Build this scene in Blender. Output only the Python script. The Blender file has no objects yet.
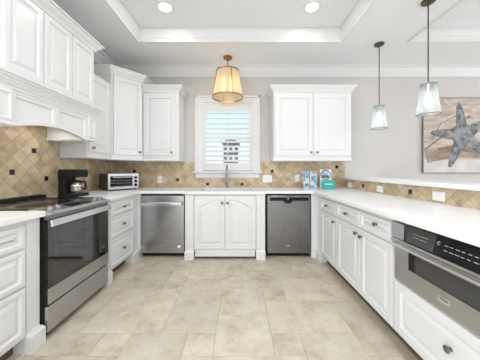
import bpy, bmesh, math, random
from mathutils import Vector, Matrix
random.seed(7)
C = bpy.context.scene.collection
S = bpy.context.scene
PI = math.pi

# ------------------------------------------------------------------ camera
cam_d = bpy.data.cameras.new('camera'); cam = bpy.data.objects.new('camera', cam_d); C.objects.link(cam)
cam.location = (0, 0, 1.2); cam.rotation_euler = (PI/2, 0, 0)
cam_d.sensor_width = 36.0; cam_d.lens = 222/480*36.0
cam_d.shift_y = -10/480; cam_d.clip_start = 0.05
S.camera = cam

# ------------------------------------------------------------------ world, exposure
S.view_settings.view_transform = 'Standard'; S.view_settings.look = 'None'
S.view_settings.gamma = 1; S.view_settings.use_curve_mapping = False
S.view_settings.exposure = -0.05
W = bpy.data.worlds.new('sky'); S.world = W; W.use_nodes = True
nt = W.node_tree; nt.nodes.clear()
wo = nt.nodes.new('ShaderNodeOutputWorld'); bg = nt.nodes.new('ShaderNodeBackground')
tc = nt.nodes.new('ShaderNodeTexCoord'); sp = nt.nodes.new('ShaderNodeSeparateXYZ')
cr = nt.nodes.new('ShaderNodeValToRGB')
cr.color_ramp.elements[0].position = 0.0; cr.color_ramp.elements[0].color = (0.80, 0.90, 0.96, 1)
cr.color_ramp.elements[1].position = 0.45; cr.color_ramp.elements[1].color = (0.42, 0.72, 0.88, 1)
nt.links.new(tc.outputs['Generated'], sp.inputs[0]); nt.links.new(sp.outputs['Z'], cr.inputs[0])
nt.links.new(cr.outputs[0], bg.inputs[0]); bg.inputs[1].default_value = 1.5
nt.links.new(bg.outputs[0], wo.inputs[0])

# ------------------------------------------------------------------ stand-in area lights for unseen daylight, the left one an added fill
def area(name, loc, rot, sx, sy, power, col=(1, 1, 1)):
    l = bpy.data.lights.new(name, 'AREA'); l.shape = 'RECTANGLE'; l.size = sx; l.size_y = sy
    l.energy = power; l.color = col
    o = bpy.data.objects.new(name, l); o.location = loc; o.rotation_euler = rot; C.objects.link(o); return o
area('daylight_rear', (0.9, -3.85, 1.5), (PI/2, 0, 0), 5.4, 2.5, 58, (0.905, 0.952, 1.0))
area('daylight_right', (5.85, 0.6, 1.45), (PI/2, 0, PI/2), 5.0, 2.2, 108, (0.905, 0.952, 1.0))
area('fill_left', (-2.0, -1.7, 1.35), (PI/2, 0, -PI/2), 3.4, 2.2, 94, (0.905, 0.952, 1.0))  # added fill for the right base cabinet fronts, no window there
for x in (-.85, .815):              # unseen lights added in the tray to brighten floor, counters and cabinet fronts
    for y in (.3, -.9): area('tray_area_light', (x, y, 3.03), (0, 0, 0), .14, .14, 17, (.95, .975, 1))

# ------------------------------------------------------------------ materials
def mat(name, col, rough=0.5, metal=0.0, **kw):
    m = bpy.data.materials.new(name); m.use_nodes = True
    b = m.node_tree.nodes['Principled BSDF']
    b.inputs['Base Color'].default_value = (*col, 1); b.inputs['Roughness'].default_value = rough
    b.inputs['Metallic'].default_value = metal
    for k, v in kw.items():
        b.inputs[k.replace('_', ' ')].default_value = v
    return m
def N(m, t, **kw):
    n = m.node_tree.nodes.new(t)
    for k, v in kw.items(): setattr(n, k, v)
    return n
def L(m, a, b): m.node_tree.links.new(a, b)
def P(m): return m.node_tree.nodes['Principled BSDF']
def noise_mix(m, c1, c2, scale, detail=4, stretch=(1, 1, 1), lo=0.35, hi=0.65, bump=0.0, rough=None):
    t = N(m, 'ShaderNodeTexCoord'); mp = N(m, 'ShaderNodeMapping'); mp.inputs['Scale'].default_value = stretch
    n = N(m, 'ShaderNodeTexNoise'); n.inputs['Scale'].default_value = scale; n.inputs['Detail'].default_value = detail
    r = N(m, 'ShaderNodeValToRGB')
    r.color_ramp.elements[0].position = lo; r.color_ramp.elements[0].color = (*c1, 1)
    r.color_ramp.elements[1].position = hi; r.color_ramp.elements[1].color = (*c2, 1)
    L(m, t.outputs['Object'], mp.inputs[0]); L(m, mp.outputs[0], n.inputs['Vector']); L(m, n.outputs['Fac'], r.inputs[0])
    L(m, r.outputs[0], P(m).inputs['Base Color'])
    if bump:
        b = N(m, 'ShaderNodeBump'); b.inputs['Strength'].default_value = bump; b.inputs['Distance'].default_value = 0.002
        L(m, n.outputs['Fac'], b.inputs['Height']); L(m, b.outputs[0], P(m).inputs['Normal'])
    return m
M = {}
M['cabinet'] = noise_mix(mat('white_cabinet_paint', (.85, .85, .85), 0.32), (.765, .77, .775), (.79, .79, .795), 3)
M['trim'] = noise_mix(mat('white_trim_paint', (.85, .85, .85), 0.35), (.745, .75, .755), (.77, .77, .775), 3)
M['wall'] = noise_mix(mat('greige_wall_paint', (.6, .57, .53), 0.85), (.61, .588, .567), (.64, .618, .597), 2, bump=0.05)
M['ceiling'] = noise_mix(mat('white_ceiling_paint', (.8, .8, .8), 0.9), (.845, .855, .875), (.865, .875, .89), 2, bump=0.05)
M['quartz'] = noise_mix(mat('white_quartz', (.87, .87, .87), 0.30, Specular_IOR_Level=.3), (.85, .85, .855), (.90, .90, .90), 9)
M['dark'] = noise_mix(mat('toe_kick_dark_board', (.03, .025, .02), 0.8), (.10, .08, .06), (.14, .115, .09), 6)  # dark brown colour of the toe kick boards
M['black'] = noise_mix(mat('black_plastic', (.012, .012, .012), 0.4, Specular_IOR_Level=.2), (.010, .010, .010), (.018, .018, .018), 20)
M['blackgloss'] = noise_mix(mat('black_glass', (.01, .01, .011), 0.12, Specular_IOR_Level=.35), (.008, .008, .009), (.014, .014, .015), 5)
M['ovenglass'] = noise_mix(mat('oven_glass', (.03, .03, .032), 0.06), (.045, .045, .047), (.06, .06, .062), 4)
M['accent'] = noise_mix(mat('black_accent_tile', (.015, .013, .012), 0.15), (.012, .010, .009), (.03, .026, .024), 30)
M['plate'] = noise_mix(mat('white_switch_plastic', (.88, .88, .87), 0.3), (.87, .87, .86), (.9, .9, .89), 10)
M['slot'] = noise_mix(mat('socket_slot', (.45, .44, .42), 0.5), (.42, .41, .40), (.5, .49, .47), 10)
M['pewter'] = noise_mix(mat('pewter_knob', (.2, .2, .2), 0.35, 1.0), (.19, .185, .18), (.28, .275, .27), 30)
M['brass'] = noise_mix(mat('aged_brass', (.55, .35, .14), 0.3, 1.0), (.36, .21, .08), (.48, .29, .12), 12)
M['bronze'] = noise_mix(mat('dark_bronze', (.12, .10, .07), 0.4, 1.0), (.11, .09, .065), (.17, .145, .11), 20)
M['chrome'] = noise_mix(mat('brushed_nickel', (.6, .59, .57), 0.22, 1.0), (.55, .54, .52), (.65, .64, .62), 20)
M['faucet'] = noise_mix(mat('dark_nickel', (.3, .29, .28), 0.3, 1.0), (.27, .26, .25), (.36, .35, .34), 20)
def steel(name, c1, c2, rough, stretch):
    m = noise_mix(mat(name, c1, rough, 1.0), c1, c2, 6, detail=6, stretch=stretch, lo=.25, hi=.75, bump=0.006)
    return m
M['steel'] = steel('stainless_steel', (.46, .465, .48), (.56, .565, .58), 0.28, (1, 1, 40))
M['steelv'] = steel('stainless_steel_door', (.42, .425, .44), (.48, .485, .50), 0.24, (14, 14, 0.5))
M['steeld'] = steel('slate_stainless', (.23, .234, .242), (.30, .304, .312), 0.30, (2, 2, 1))
M['bright'] = steel('bright_steel', (.70, .70, .71), (.80, .80, .81), 0.22, (1, 1, 40))
M['white_mark'] = mat('white_print', (.55, .55, .56), 0.5)
def emit(name, col, s):
    m = bpy.data.materials.new(name); m.use_nodes = True; t = m.node_tree; t.nodes.clear()
    o = t.nodes.new('ShaderNodeOutputMaterial'); e = t.nodes.new('ShaderNodeEmission')
    e.inputs[0].default_value = (*col, 1); e.inputs[1].default_value = s; t.links.new(e.outputs[0], o.inputs[0]); return m
M['lamp'] = emit('recessed_lamp_glow', (1, .99, .97), 5)
M['bulb_cool'] = emit('cool_bulb', (.95, .99, 1), 3.5)
M['bulb_warm'] = emit('warm_bulb', (1, .80, .50), 5)
def translucent(name, col, tr, rough=0.4):
    m = bpy.data.materials.new(name); m.use_nodes = True; t = m.node_tree; t.nodes.clear()
    o = t.nodes.new('ShaderNodeOutputMaterial'); a = t.nodes.new('ShaderNodeBsdfTranslucent'); d = t.nodes.new('ShaderNodeBsdfGlossy')
    p = t.nodes.new('ShaderNodeBsdfTransparent'); x = t.nodes.new('ShaderNodeMixShader'); y = t.nodes.new('ShaderNodeMixShader')
    n = t.nodes.new('ShaderNodeTexNoise'); n.inputs['Scale'].default_value = 60
    r = t.nodes.new('ShaderNodeValToRGB'); r.color_ramp.elements[0].color = (*[c*.9 for c in col], 1); r.color_ramp.elements[1].color = (*col, 1)
    t.links.new(n.outputs['Fac'], r.inputs[0]); t.links.new(r.outputs[0], a.inputs[0])
    d.inputs['Roughness'].default_value = rough; d.inputs[0].default_value = (.8, .8, .8, 1); p.inputs[0].default_value = (*col, 1)
    x.inputs[0].default_value = tr; t.links.new(a.outputs[0], x.inputs[1]); t.links.new(p.outputs[0], x.inputs[2])
    y.inputs[0].default_value = 0.06; t.links.new(x.outputs[0], y.inputs[1]); t.links.new(d.outputs[0], y.inputs[2])
    t.links.new(y.outputs[0], o.inputs[0]); return m
M['linen'] = translucent('cream_linen_shade', (.94, .84, .66), .20)
M['frost'] = translucent('ribbed_clear_glass', (.87, .905, .91), .55, .1)
def clear_glass(name, tint=(.95, .97, .97), f=.12):
    m = bpy.data.materials.new(name); m.use_nodes = True; t = m.node_tree; t.nodes.clear()
    o = t.nodes.new('ShaderNodeOutputMaterial'); p = t.nodes.new('ShaderNodeBsdfTransparent'); g = t.nodes.new('ShaderNodeBsdfGlossy')
    p.inputs[0].default_value = (*tint, 1); g.inputs['Roughness'].default_value = .03
    x = t.nodes.new('ShaderNodeMixShader'); x.inputs[0].default_value = f
    t.links.new(p.outputs[0], x.inputs[1]); t.links.new(g.outputs[0], x.inputs[2]); t.links.new(x.outputs[0], o.inputs[0]); return m
M['glass'] = clear_glass('window_glass', f=.05)
M['doorglass'] = clear_glass('dark_oven_door_glass', (.56, .56, .565), .13)
M['carafe'] = clear_glass('carafe_glass', (.75, .74, .72), .25)

HD = 0.071            # half diagonal of the diamond wall tiles
def tile_material():
    m = mat('travertine_diamond_tile', (.5, .4, .28), 0.45)
    uv = N(m, 'ShaderNodeUVMap'); mp = N(m, 'ShaderNodeMapping'); mp.inputs['Rotation'].default_value = (0, 0, PI/4)
    s = HD*math.sqrt(2)
    br = N(m, 'ShaderNodeTexBrick'); br.offset = 0; br.squash = 1
    br.inputs['Scale'].default_value = 1; br.inputs['Brick Width'].default_value = s; br.inputs['Row Height'].default_value = s
    br.inputs['Mortar Size'].default_value = .0022; br.inputs['Mortar Smooth'].default_value = .3
    br.inputs['Color1'].default_value = (.0, .0, .0, 1); br.inputs['Color2'].default_value = (1, 1, 1, 1)
    br.inputs['Mortar'].default_value = (.5, .5, .5, 1)
    L(m, uv.outputs[0], mp.inputs[0]); L(m, mp.outputs[0], br.inputs['Vector'])
    n1 = N(m, 'ShaderNodeTexNoise'); n1.inputs['Scale'].default_value = 11; n1.inputs['Detail'].default_value = 9; n1.inputs['Roughness'].default_value = .68
    L(m, uv.outputs[0], n1.inputs['Vector'])
    ad = N(m, 'ShaderNodeMath', operation='MULTIPLY_ADD'); ad.inputs[1].default_value = .20; 
    L(m, br.outputs['Color'], ad.inputs[0])
    n2 = N(m, 'ShaderNodeMath', operation='MULTIPLY'); n2.inputs[1].default_value = .82
    L(m, n1.outputs['Fac'], n2.inputs[0]); L(m, n2.outputs[0], ad.inputs[2])
    r = N(m, 'ShaderNodeValToRGB'); e = r.color_ramp.elements
    e[0].position = .25; e[0].color = (.34, .235, .135, 1); e[1].position = .72; e[1].color = (.76, .64, .44, 1)
    k = e.new(.50); k.color = (.57, .455, .30, 1)
    L(m, ad.outputs[0], r.inputs[0])
    mx = N(m, 'ShaderNodeMix', data_type='RGBA'); mx.inputs['B'].default_value = (.34, .26, .17, 1)
    L(m, br.outputs['Fac'], mx.inputs['Factor']); L(m, r.outputs[0], mx.inputs['A']); L(m, mx.outputs['Result'], P(m).inputs['Base Color'])
    b = N(m, 'ShaderNodeBump'); b.inputs['Strength'].default_value = .5; b.inputs['Distance'].default_value = .002; b.invert = True
    L(m, br.outputs['Fac'], b.inputs['Height']); L(m, b.outputs[0], P(m).inputs['Normal'])
    return m
M['tile'] = tile_material()
def floor_material():
    m = mat('travertine_floor_tile', (.5, .44, .36), 0.42)
    g = N(m, 'ShaderNodeNewGeometry'); t = N(m, 'ShaderNodeTexCoord')
    n = N(m, 'ShaderNodeTexNoise'); n.inputs['Scale'].default_value = 4.2; n.inputs['Detail'].default_value = 12; n.inputs['Roughness'].default_value = .74
    n.noise_dimensions = '4D'; L(m, g.outputs['Random Per Island'], n.inputs['W'])
    mw = N(m, 'ShaderNodeMath', operation='MULTIPLY'); mw.inputs[1].default_value = 40
    L(m, g.outputs['Random Per Island'], mw.inputs[0]); L(m, mw.outputs[0], n.inputs['W'])
    L(m, t.outputs['Object'], n.inputs['Vector'])
    r = N(m, 'ShaderNodeValToRGB'); e = r.color_ramp.elements
    e[0].position = .30; e[0].color = (.33, .255, .17, 1); e[1].position = .62; e[1].color = (.66, .605, .505, 1)
    k = e.new(.47); k.color = (.56, .495, .395, 1)
    L(m, n.outputs['Fac'], r.inputs[0])
    h = N(m, 'ShaderNodeHueSaturation'); mr = N(m, 'ShaderNodeMapRange')
    mr.inputs['To Min'].default_value = .93; mr.inputs['To Max'].default_value = 1.07
    L(m, g.outputs['Random Per Island'], mr.inputs[0]); L(m, mr.outputs[0], h.inputs['Value']); L(m, r.outputs[0], h.inputs['Color'])
    L(m, h.outputs[0], P(m).inputs['Base Color'])
    return m
M['floor'] = floor_material()
M['grout'] = noise_mix(mat('floor_grout', (.36, .29, .2), .9), (.36, .30, .23), (.43, .37, .30), 8)

# ------------------------------------------------------------------ mesh helpers
def obj(name, bm, m, parent=None, smooth=False, bevel=0.0, seg=2):
    me = bpy.data.meshes.new(name)
    bmesh.ops.recalc_face_normals(bm, faces=bm.faces)
    if smooth:
        for f in bm.faces: f.smooth = True
    bm.to_mesh(me); bm.free()
    for x in (m if isinstance(m, (list, tuple)) else [m]): me.materials.append(x)
    o = bpy.data.objects.new(name, me); C.objects.link(o)
    if parent: o.parent = parent
    if bevel:
        b = o.modifiers.new('bevel', 'BEVEL'); b.width = bevel; b.segments = seg; b.limit_method = 'ANGLE'; b.angle_limit = math.radians(40)
    if smooth:
        me.set_sharp_from_angle(angle=math.radians(40))
    return o
def tag(o, label, cat, group=None, kind=None):
    if label: o['label'] = label
    if cat: o['category'] = cat
    if group: o['group'] = group
    if kind: o['kind'] = kind
    return o
def thing(name, label, cat, loc=(0, 0, 0), rz=0, group=None):
    o = bpy.data.objects.new(name, None); C.objects.link(o); o.empty_display_size = .1
    o.location = loc; o.rotation_euler = (0, 0, rz)
    return tag(o, label, cat, group)
def struct(name, bm, m, **kw):
    o = obj(name, bm, m, **kw); o['kind'] = 'structure'; return o
def BM(): return bmesh.new()
def box(bm, x0, x1, y0, y1, z0, z1, mi=0, mtx=None):
    vs = [bm.verts.new(Vector((x, y, z)) if mtx is None else mtx @ Vector((x, y, z))) for x in (x0, x1) for y in (y0, y1) for z in (z0, z1)]
    for q in ((0, 1, 3, 2), (4, 6, 7, 5), (0, 4, 5, 1), (2, 3, 7, 6), (0, 2, 6, 4), (1, 5, 7, 3)):
        f = bm.faces.new([vs[i] for i in q]); f.material_index = mi
    return bm
def bx(x0, x1, y0, y1, z0, z1): return box(BM(), x0, x1, y0, y1, z0, z1)
def rings(bm, loops, cap0=True, cap1=True, closed=True):
    vl = [[bm.verts.new(p) for p in lp] for lp in loops]
    n = len(vl[0])
    for a, b in zip(vl, vl[1:]):
        for i in range(n if closed else n-1):
            j = (i+1) % n
            try: bm.faces.new((a[i], a[j], b[j], b[i]))
            except ValueError: pass
    if cap0: bm.faces.new(vl[0])
    if cap1: bm.faces.new(vl[-1][::-1])
    return bm
def lathe(bm, prof, n=24, mtx=None, cap0=True, cap1=True):
    loops = []
    for r, z in prof:
        lp = [Vector((max(r, 1e-4)*math.cos(2*PI*i/n), max(r, 1e-4)*math.sin(2*PI*i/n), z)) for i in range(n)]
        loops.append([mtx @ p for p in lp] if mtx is not None else lp)
    return rings(bm, loops, cap0, cap1)
def tube(bm, pts, r, n=12):
    pts = [Vector(p) for p in pts]; loops = []; up = None
    for i, p in enumerate(pts):
        d = (pts[min(i+1, len(pts)-1)] - pts[max(i-1, 0)]).normalized()
        if up is None: up = d.orthogonal().normalized()
        u = (up - d*up.dot(d)).normalized(); up = u; v = d.cross(u)
        rr = r[i] if isinstance(r, (list, tuple)) else r
        loops.append([p + u*rr*math.cos(2*PI*k/n) + v*rr*math.sin(2*PI*k/n) for k in range(n)])
    return rings(bm, loops)
def sweep(bm, path, prof, closed=False):
    """profile (out, z) carried along a plan path; out is to the right of the way it runs"""
    P2 = [Vector(p) for p in path]; n = len(P2); loops = []
    for i in range(n):
        if closed: a, b, c = P2[i-1], P2[i], P2[(i+1) % n]
        else: a, b, c = P2[max(i-1, 0)], P2[i], P2[min(i+1, n-1)]
        d1 = (b-a).normalized() if (b-a).length > 1e-9 else (c-b).normalized()
        d2 = (c-b).normalized() if (c-b).length > 1e-9 else d1
        n1 = Vector((d1.y, -d1.x)); n2 = Vector((d2.y, -d2.x)); mm = (n1+n2).normalized(); mm = mm/max(mm.dot(n1), .2)
        loops.append([Vector((b.x+mm.x*o, b.y+mm.y*o, z)) for o, z in prof])
    if closed: 
        loops.append([v.copy() for v in loops[0]])
        rings(bm, loops, False, False); bmesh.ops.remove_doubles(bm, verts=bm.verts, dist=1e-6)
    else: rings(bm, loops)
    return bm
def crown(z0, h, p):
    return [(0, z0), (p*.18, z0), (p*.22, z0+h*.16), (p*.34, z0+h*.30), (p*.60, z0+h*.50), (p*.78, z0+h*.72), (p*.80, z0+h*.82), (p, z0+h*.84), (p, z0+h), (0, z0+h)]
def prism_x(bm, prof, x0, x1):
    return rings(bm, [[Vector((x, y, z)) for y, z in prof] for x in (x0, x1)])
def cells(bm, xs, ys, keep, z0, z1):
    """slab made of plan cells; keep(i,j) says which are solid"""
    nx, ny = len(xs)-1, len(ys)-1; V = {}
    def v(i, j, z):
        if (i, j, z) not in V: V[(i, j, z)] = bm.verts.new((xs[i], ys[j], z))
        return V[(i, j, z)]
    K = lambda i, j: 0 <= i < nx and 0 <= j < ny and keep(i, j)
    for i in range(nx):
        for j in range(ny):
            if not K(i, j): continue
            for z in (z0, z1): bm.faces.new((v(i, j, z), v(i+1, j, z), v(i+1, j+1, z), v(i, j+1, z)))
            for (a, b, di, dj) in (((i, j), (i+1, j), 0, -1), ((i+1, j), (i+1, j+1), 1, 0), ((i+1, j+1), (i, j+1), 0, 1), ((i, j+1), (i, j), -1, 0)):
                if not K(i+di, j+dj): bm.faces.new((v(*a, z0), v(*b, z0), v(*b, z1), v(*a, z1)))
    return bm
def panel(bm, x0, z0, w, h, t=.02, stile=.055, top=None, bottom=None, raised=True, K=10, y0=0.0):
    """cabinet front facing -y: slab, sunk bevel, raised field. top(u)/bottom(u) add a curve to the field's edge, u in 0..1"""
    curved = top or bottom
    def loop(ins, y, c):
        a, b = x0+ins, x0+w-ins
        us = [k/K for k in range(K+1)] if curved else [0, 1]
        lo = [Vector((a+(b-a)*u, y, z0+ins+(bottom(u)*c if bottom else 0))) for u in us]
        hi = [Vector((a+(b-a)*u, y, z0+h-ins+(top(u)*c if top else 0))) for u in reversed(us)]
        return lo+hi
    F = y0-t
    c0_ = 1 if bottom else 0
    seq = [(0, y0, c0_), (0, F+.004, c0_), (.002 if bottom else .004, F, c0_), (stile-.006, F, 1), (stile-.003, F+.004, 1), (stile+.002, F+.013, 1), (stile+.011, F+.013, 1)]
    if raised: seq += [(stile+.034, F+.002, 1), (stile+.038, F+.002, 1)]
    return rings(bm, [loop(*s) for s in seq])
def knob_at(parent, x, y, z, name='knob'):
    bm = BM(); mt = Matrix.Translation((x, y, z)) @ Matrix.Rotation(PI/2, 4, 'X')
    lathe(bm, [(.010, 0), (.010, .003), (.006, .006), (.006, .013), (.014, .017), (.0178, .021), (.0178, .025), (.012, .029), (.002, .031)], 16, mt)
    return obj(name, bm, M['pewter'], parent, smooth=True)
def front(parent, name, x, z, w, h, knobs=(), y0=0.0, **kw):
    o = obj(name, panel(BM(), x, z, w, h, y0=y0, **kw), M['cabinet'], parent)
    for kx, kz in knobs: knob_at(o, kx, y0-.02, kz)
    return o

# ------------------------------------------------------------------ layout numbers (metres; camera at the origin looking along +Y)
XL, YB, XR, YF, H, HT = -2.07, 3.67, 6.0, -4.0, 2.89, 3.045
ZC, ZU = .914, 1.355
XH = 1.718                     # kitchen side of the low bar wall
FL, FB, FR = -1.405, 3.06, 1.06   # base cabinet face planes
WX0, WX1, WZ0, WZ1 = -.62, .21, 1.19, 2.32

# ------------------------------------------------------------------ room shell
def make_floor():
    bm = BM(); g = .2032; ox, oy = -.178, 1.434
    i0, i1 = math.floor((XL-ox)/g)-1, math.ceil((XR-ox)/g)+1
    j0, j1 = math.floor((YF-oy)/g)-1, math.ceil((YB-oy)/g)+1
    used = set(); tiles = []
    def put(i, j, w, h):
        cs = [(i+a, j+b) for a in range(w) for b in range(h)]
        if any(c in used for c in cs): return False
        used.update(cs); tiles.append((i, j, w, h)); return True
    for t in ((-1, 0, 1, 1), (0, 0, 2, 2), (2, 0, 1, 1), (3, -1, 2, 2), (-3, -1, 2, 2), (-2, 1, 2, 3), (-5, 1, 3, 3), (0, 2, 2, 2), (2, 1, 3, 2),
              (0, -2, 3, 2), (-1, -2, 1, 2), (5, 0, 2, 3), (2, 3, 1, 1), (3, 3, 3, 2), (-3, 4, 1, 2), (-2, 4, 3, 1), (-2, 5, 3, 2), (1, 4, 2, 2), (1, 6, 3, 2), (-5, 4, 2, 2)): put(*t)
    for j in range(j0, j1):
        for i in range(i0, i1):
            if (i, j) in used: continue
            sz = [(2, 3), (3, 2), (2, 2), (2, 2), (1, 2), (2, 1), (1, 1)]
            random.shuffle(sz); sz.sort(key=lambda s: -s[0]*s[1] + random.random()*3)
            for w, h in sz:
                if put(i, j, w, h): break
    q = .0035
    box(bm, XL, XR, YF, YB, -.05, -.0015, 1)
    for i, j, w, h in tiles:
        x0, x1 = max(XL, ox+i*g+q/2), min(XR, ox+(i+w)*g-q/2); y0, y1 = max(YF, oy+j*g+q/2), min(YB, oy+(j+h)*g-q/2)
        if x1-x0 < .01 or y1-y0 < .01: continue
        e = .002
        lo = [Vector((x, y, -.0015)) for x, y in ((x0, y0), (x1, y0), (x1, y1), (x0, y1))]
        hi = [Vector((x, y, 0)) for x, y in ((x0+e, y0+e), (x1-e, y0+e), (x1-e, y1-e), (x0+e, y1-e))]
        rings(bm, [lo, hi], False, True)
    return struct('floor', bm, [M['floor'], M['grout']])
make_floor()
b = BM(); T = .12
box(b, XL-T, WX0, YB, YB+T, 0, 3.2); box(b, WX1, XR+T, YB, YB+T, 0, 3.2); box(b, WX0, WX1, YB, YB+T, 0, WZ0); box(b, WX0, WX1, YB, YB+T, WZ1, 3.2)
struct('wall_back', b, M['wall'])
struct('wall_left', bx(XL-T, XL, YF-T, YB, 0, 3.2), M['wall'])
struct('wall_right', bx(XR, XR+T, YF-T, YB, 0, 3.2), M['wall'])
struct('wall_front', bx(XL, XR, YF-T, YF, 0, 3.2), M['wall'])
TY = 2.92
xs = [XL, -1.341, 1.341, 2.2, 5.2, XR]; ys = [YF, -1.2, TY, YB]
b = cells(BM(), xs, ys, lambda i, j: not (i in (1, 3) and j == 1), H, HT)
box(b, XL, XR, YF, YB, HT, HT+.1)
struct('ceiling', b, M['ceiling'])
def tray(name, x0, x1, y0, y1):   # the stepped moulding that runs round a tray, inside on the right
    h = HT-H
    prof = [(0, H-.012), (.012, H-.012), (.014, H+h*.18), (.022, H+h*.24), (.026, H+h*.42), (.040, H+h*.70), (.046, H+h*.80), (.046, HT-.001), (0, HT-.001)]
    return struct(name, sweep(BM(), [(x0, y0), (x0, y1), (x1, y1), (x1, y0)], prof, closed=True), M['trim'])
tray('trim_1', -1.341, 1.341, -1.2, TY); tray('trim_2', 2.2, 5.2, -1.2, TY)
struct('trim_3', sweep(BM(), [(XL, YF), (XL, YB), (XR, YB), (XR, YF)], crown(H-.155, .155, .105)), M['trim'])
# low wall that carries the raised bar
struct('wall_bar', bx(XH, XH+.12, .25, YB, 0, 1.05), M['wall'])

# ------------------------------------------------------------------ tiled splashbacks
def splash(name, label, rects, along, d, origin, accents, normal):
    """rects in (u, z); plane at d; along 'x' or 'y'"""
    def pt(u, z, o): return Vector((u, d+o*normal, z)) if along == 'x' else Vector((d+o*normal, u, z))
    bm = BM(); uvl = bm.loops.layers.uv.new('UVMap')
    for u0, u1, z0, z1 in rects:
        rings(bm, [[pt(u, z, o) for u, z in ((u0, z0), (u1, z0), (u1, z1), (u0, z1))] for o in (.0005, .009)])
    for f in bm.faces:
        for lp in f.loops:
            co = lp.vert.co; lp[uvl].uv = ((co.x if along == 'x' else co.y)-origin[0]+40*HD*2, co.z-origin[1]+40*HD*2)
    o = tag(obj(name, bm, M['tile']), label, 'splashback')
    for (u, z) in accents:
        q = BM(); s = .024
        rings(q, [[pt(u+a*r, z+c*r, k) for a, c in ((-1, -1), (1, -1), (1, 1), (-1, 1))] for r, k in ((s, .009), (s, .0105), (s-.002, .0118))])
        p = obj('accent_tile', q, M['accent'], o); p['label'] = 'small square black accent tile'
    return o
splash('tiled_splashback', 'tan diamond tiled splashback behind the stove and the coffee maker', [(1.45, 2.53, ZC, 1.752), (.75, 1.45, ZC, ZU), (2.53, YB-.01, ZC, ZU-.0185)], 'y', XL, (2.007, 1.18),
       [(2.007, 1.18), (2.007+5*HD, 1.18-HD), (2.007+3*HD, 1.18+3*HD)], 1)
bo = (-.534, .967)
splash('tiled_splashback', 'tan tiled splashback along the back wall under the window and upper cabinets', [(XL+.01, -.745, ZC, ZU-.0185), (-.745, .335, ZC, 1.07), (.335, XH+.01, ZC, ZU-.0185)], 'x', YB, bo,
       [(bo[0], bo[1]), (bo[0]+8*HD, bo[1]), (bo[0]-7*HD, bo[1]+HD), (bo[0]+15*HD, bo[1]+3*HD), (bo[0]+30*HD, bo[1]+4*HD), (bo[0]-17*HD, bo[1]+3*HD)], -1)
splash('tiled_splashback', 'narrow tan tiled splashback strip below the raised bar', [(.25, YB-.01, ZC, 1.05)], 'y', XH, (3.08, .981),
       [(3.08, .981), (3.08-12*HD, .981)], -1)

# ------------------------------------------------------------------ window, shutter, view outside
w = struct('window_1', bx(WX0, WX1, YB+.085, YB+.095, WZ0, WZ1), M['glass'])
b = BM()
for x0, x1, z0, z1 in ((WX0, WX0+.045, WZ0, WZ1), (WX1-.045, WX1, WZ0, WZ1), (WX0, WX1, WZ0, WZ0+.05), (WX0, WX1, WZ1-.05, WZ1), (WX0, WX1, 1.72, 1.76)):
    box(b, x0, x1, YB+.07, YB+.115, z0, z1)
obj('window_frame', b, M['trim'], w)
b = BM(); c0, c1, cz = -.744, .333, 2.423
def casing_leg(bm, x0, x1, z0, z1): box(bm, x0, x1, YB-.02, YB+.001, z0, z1)
casing_leg(b, c0, WX0+.01, 1.17, cz); casing_leg(b, WX1-.01, c1, 1.17, cz); casing_leg(b, WX0+.01, WX1-.01, WZ1-.01, cz)
box(b, c0, c0+.03, YB-.034, YB-.02, 1.17, cz); box(b, c1-.03, c1, YB-.034, YB-.02, 1.17, cz); box(b, c0, c1, YB-.034, YB-.02, cz-.03, cz)
box(b, c0+.015, c1-.015, YB-.022, YB+.001, 1.07, 1.155)
obj('casing', b, M['trim'], w, bevel=.004)
obj('window_sill', bx(c0-.03, c1+.03, YB-.055, YB+.07, 1.15, 1.178), M['trim'], w, bevel=.006)
sh = thing('plantation_shutter', 'white louvered shutter filling the window above the sink', 'shutter', (WX0, YB+.012, WZ0))
sw, shh = WX1-WX0, WZ1-WZ0
b = BM(); st = .062
box(b, .004, st, -.014, .014, .004, shh-.004); box(b, sw-st, sw-.004, -.014, .014, .004, shh-.004)
for z0, z1 in ((.004, .125), (shh-.145, shh-.004), (.515, .565)): box(b, st, sw-st, -.014, .014, z0, z1)
obj('shutter_frame', b, M['trim'], sh, bevel=.003)
def louver(z):
    bm = BM(); n = 12; a = math.radians(41); ca, sa = math.cos(a), math.sin(a); loops = []
    for x in (st+.002, sw-st-.002):
        lp = []
        for i in range(n):
            t = 2*PI*i/n; y, q = .030*math.cos(t), .0055*math.sin(t)
            lp.append(Vector((x, y*ca-q*sa, z+y*sa+q*ca)))
        loops.append(lp)
    rings(bm, loops); return obj('louver', bm, M['trim'], sh, smooth=True)
for k in range(5): louver(.125+.039+.078*k)
for k in range(5): louver(.565+.043+.084*k)
b = BM(); box(b, sw/2-.007, sw/2+.007, -.05, -.038, .15, .50); box(b, sw/2-.007, sw/2+.007, -.05, -.038, .58, shh-.16)
obj('tilt_rod', b, M['trim'], sh, bevel=.002)
M['wood_out'] = noise_mix(mat('brown_siding', (.12, .08, .06), .8), (.10, .065, .05), (.17, .12, .10), 3, stretch=(1, 1, 6))
M['roof_out'] = noise_mix(mat('grey_roof', (.2, .2, .2), .8), (.18, .17, .17), (.25, .24, .24), 5)
hs = thing('neighbouring_house', 'narrow brown house seen through the shutter slats', 'house', (-.62, 15, 0))
b = bx(-.5, .5, 0, 1.4, 0, 3.0); obj('house_wall', b, M['wood_out'], hs)
obj('roof', rings(BM(), [[Vector((-.62, y, 3.0)), Vector((.62, y, 3.0)), Vector((0, y, 3.45))] for y in (-.1, 1.5)]), M['roof_out'], hs)
for zz in (1.9, 2.5):
    for xx in (-.26, .1): obj('house_window', bx(xx, xx+.16, -.03, .01, zz, zz+.3), M['ceiling'], hs)

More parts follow.
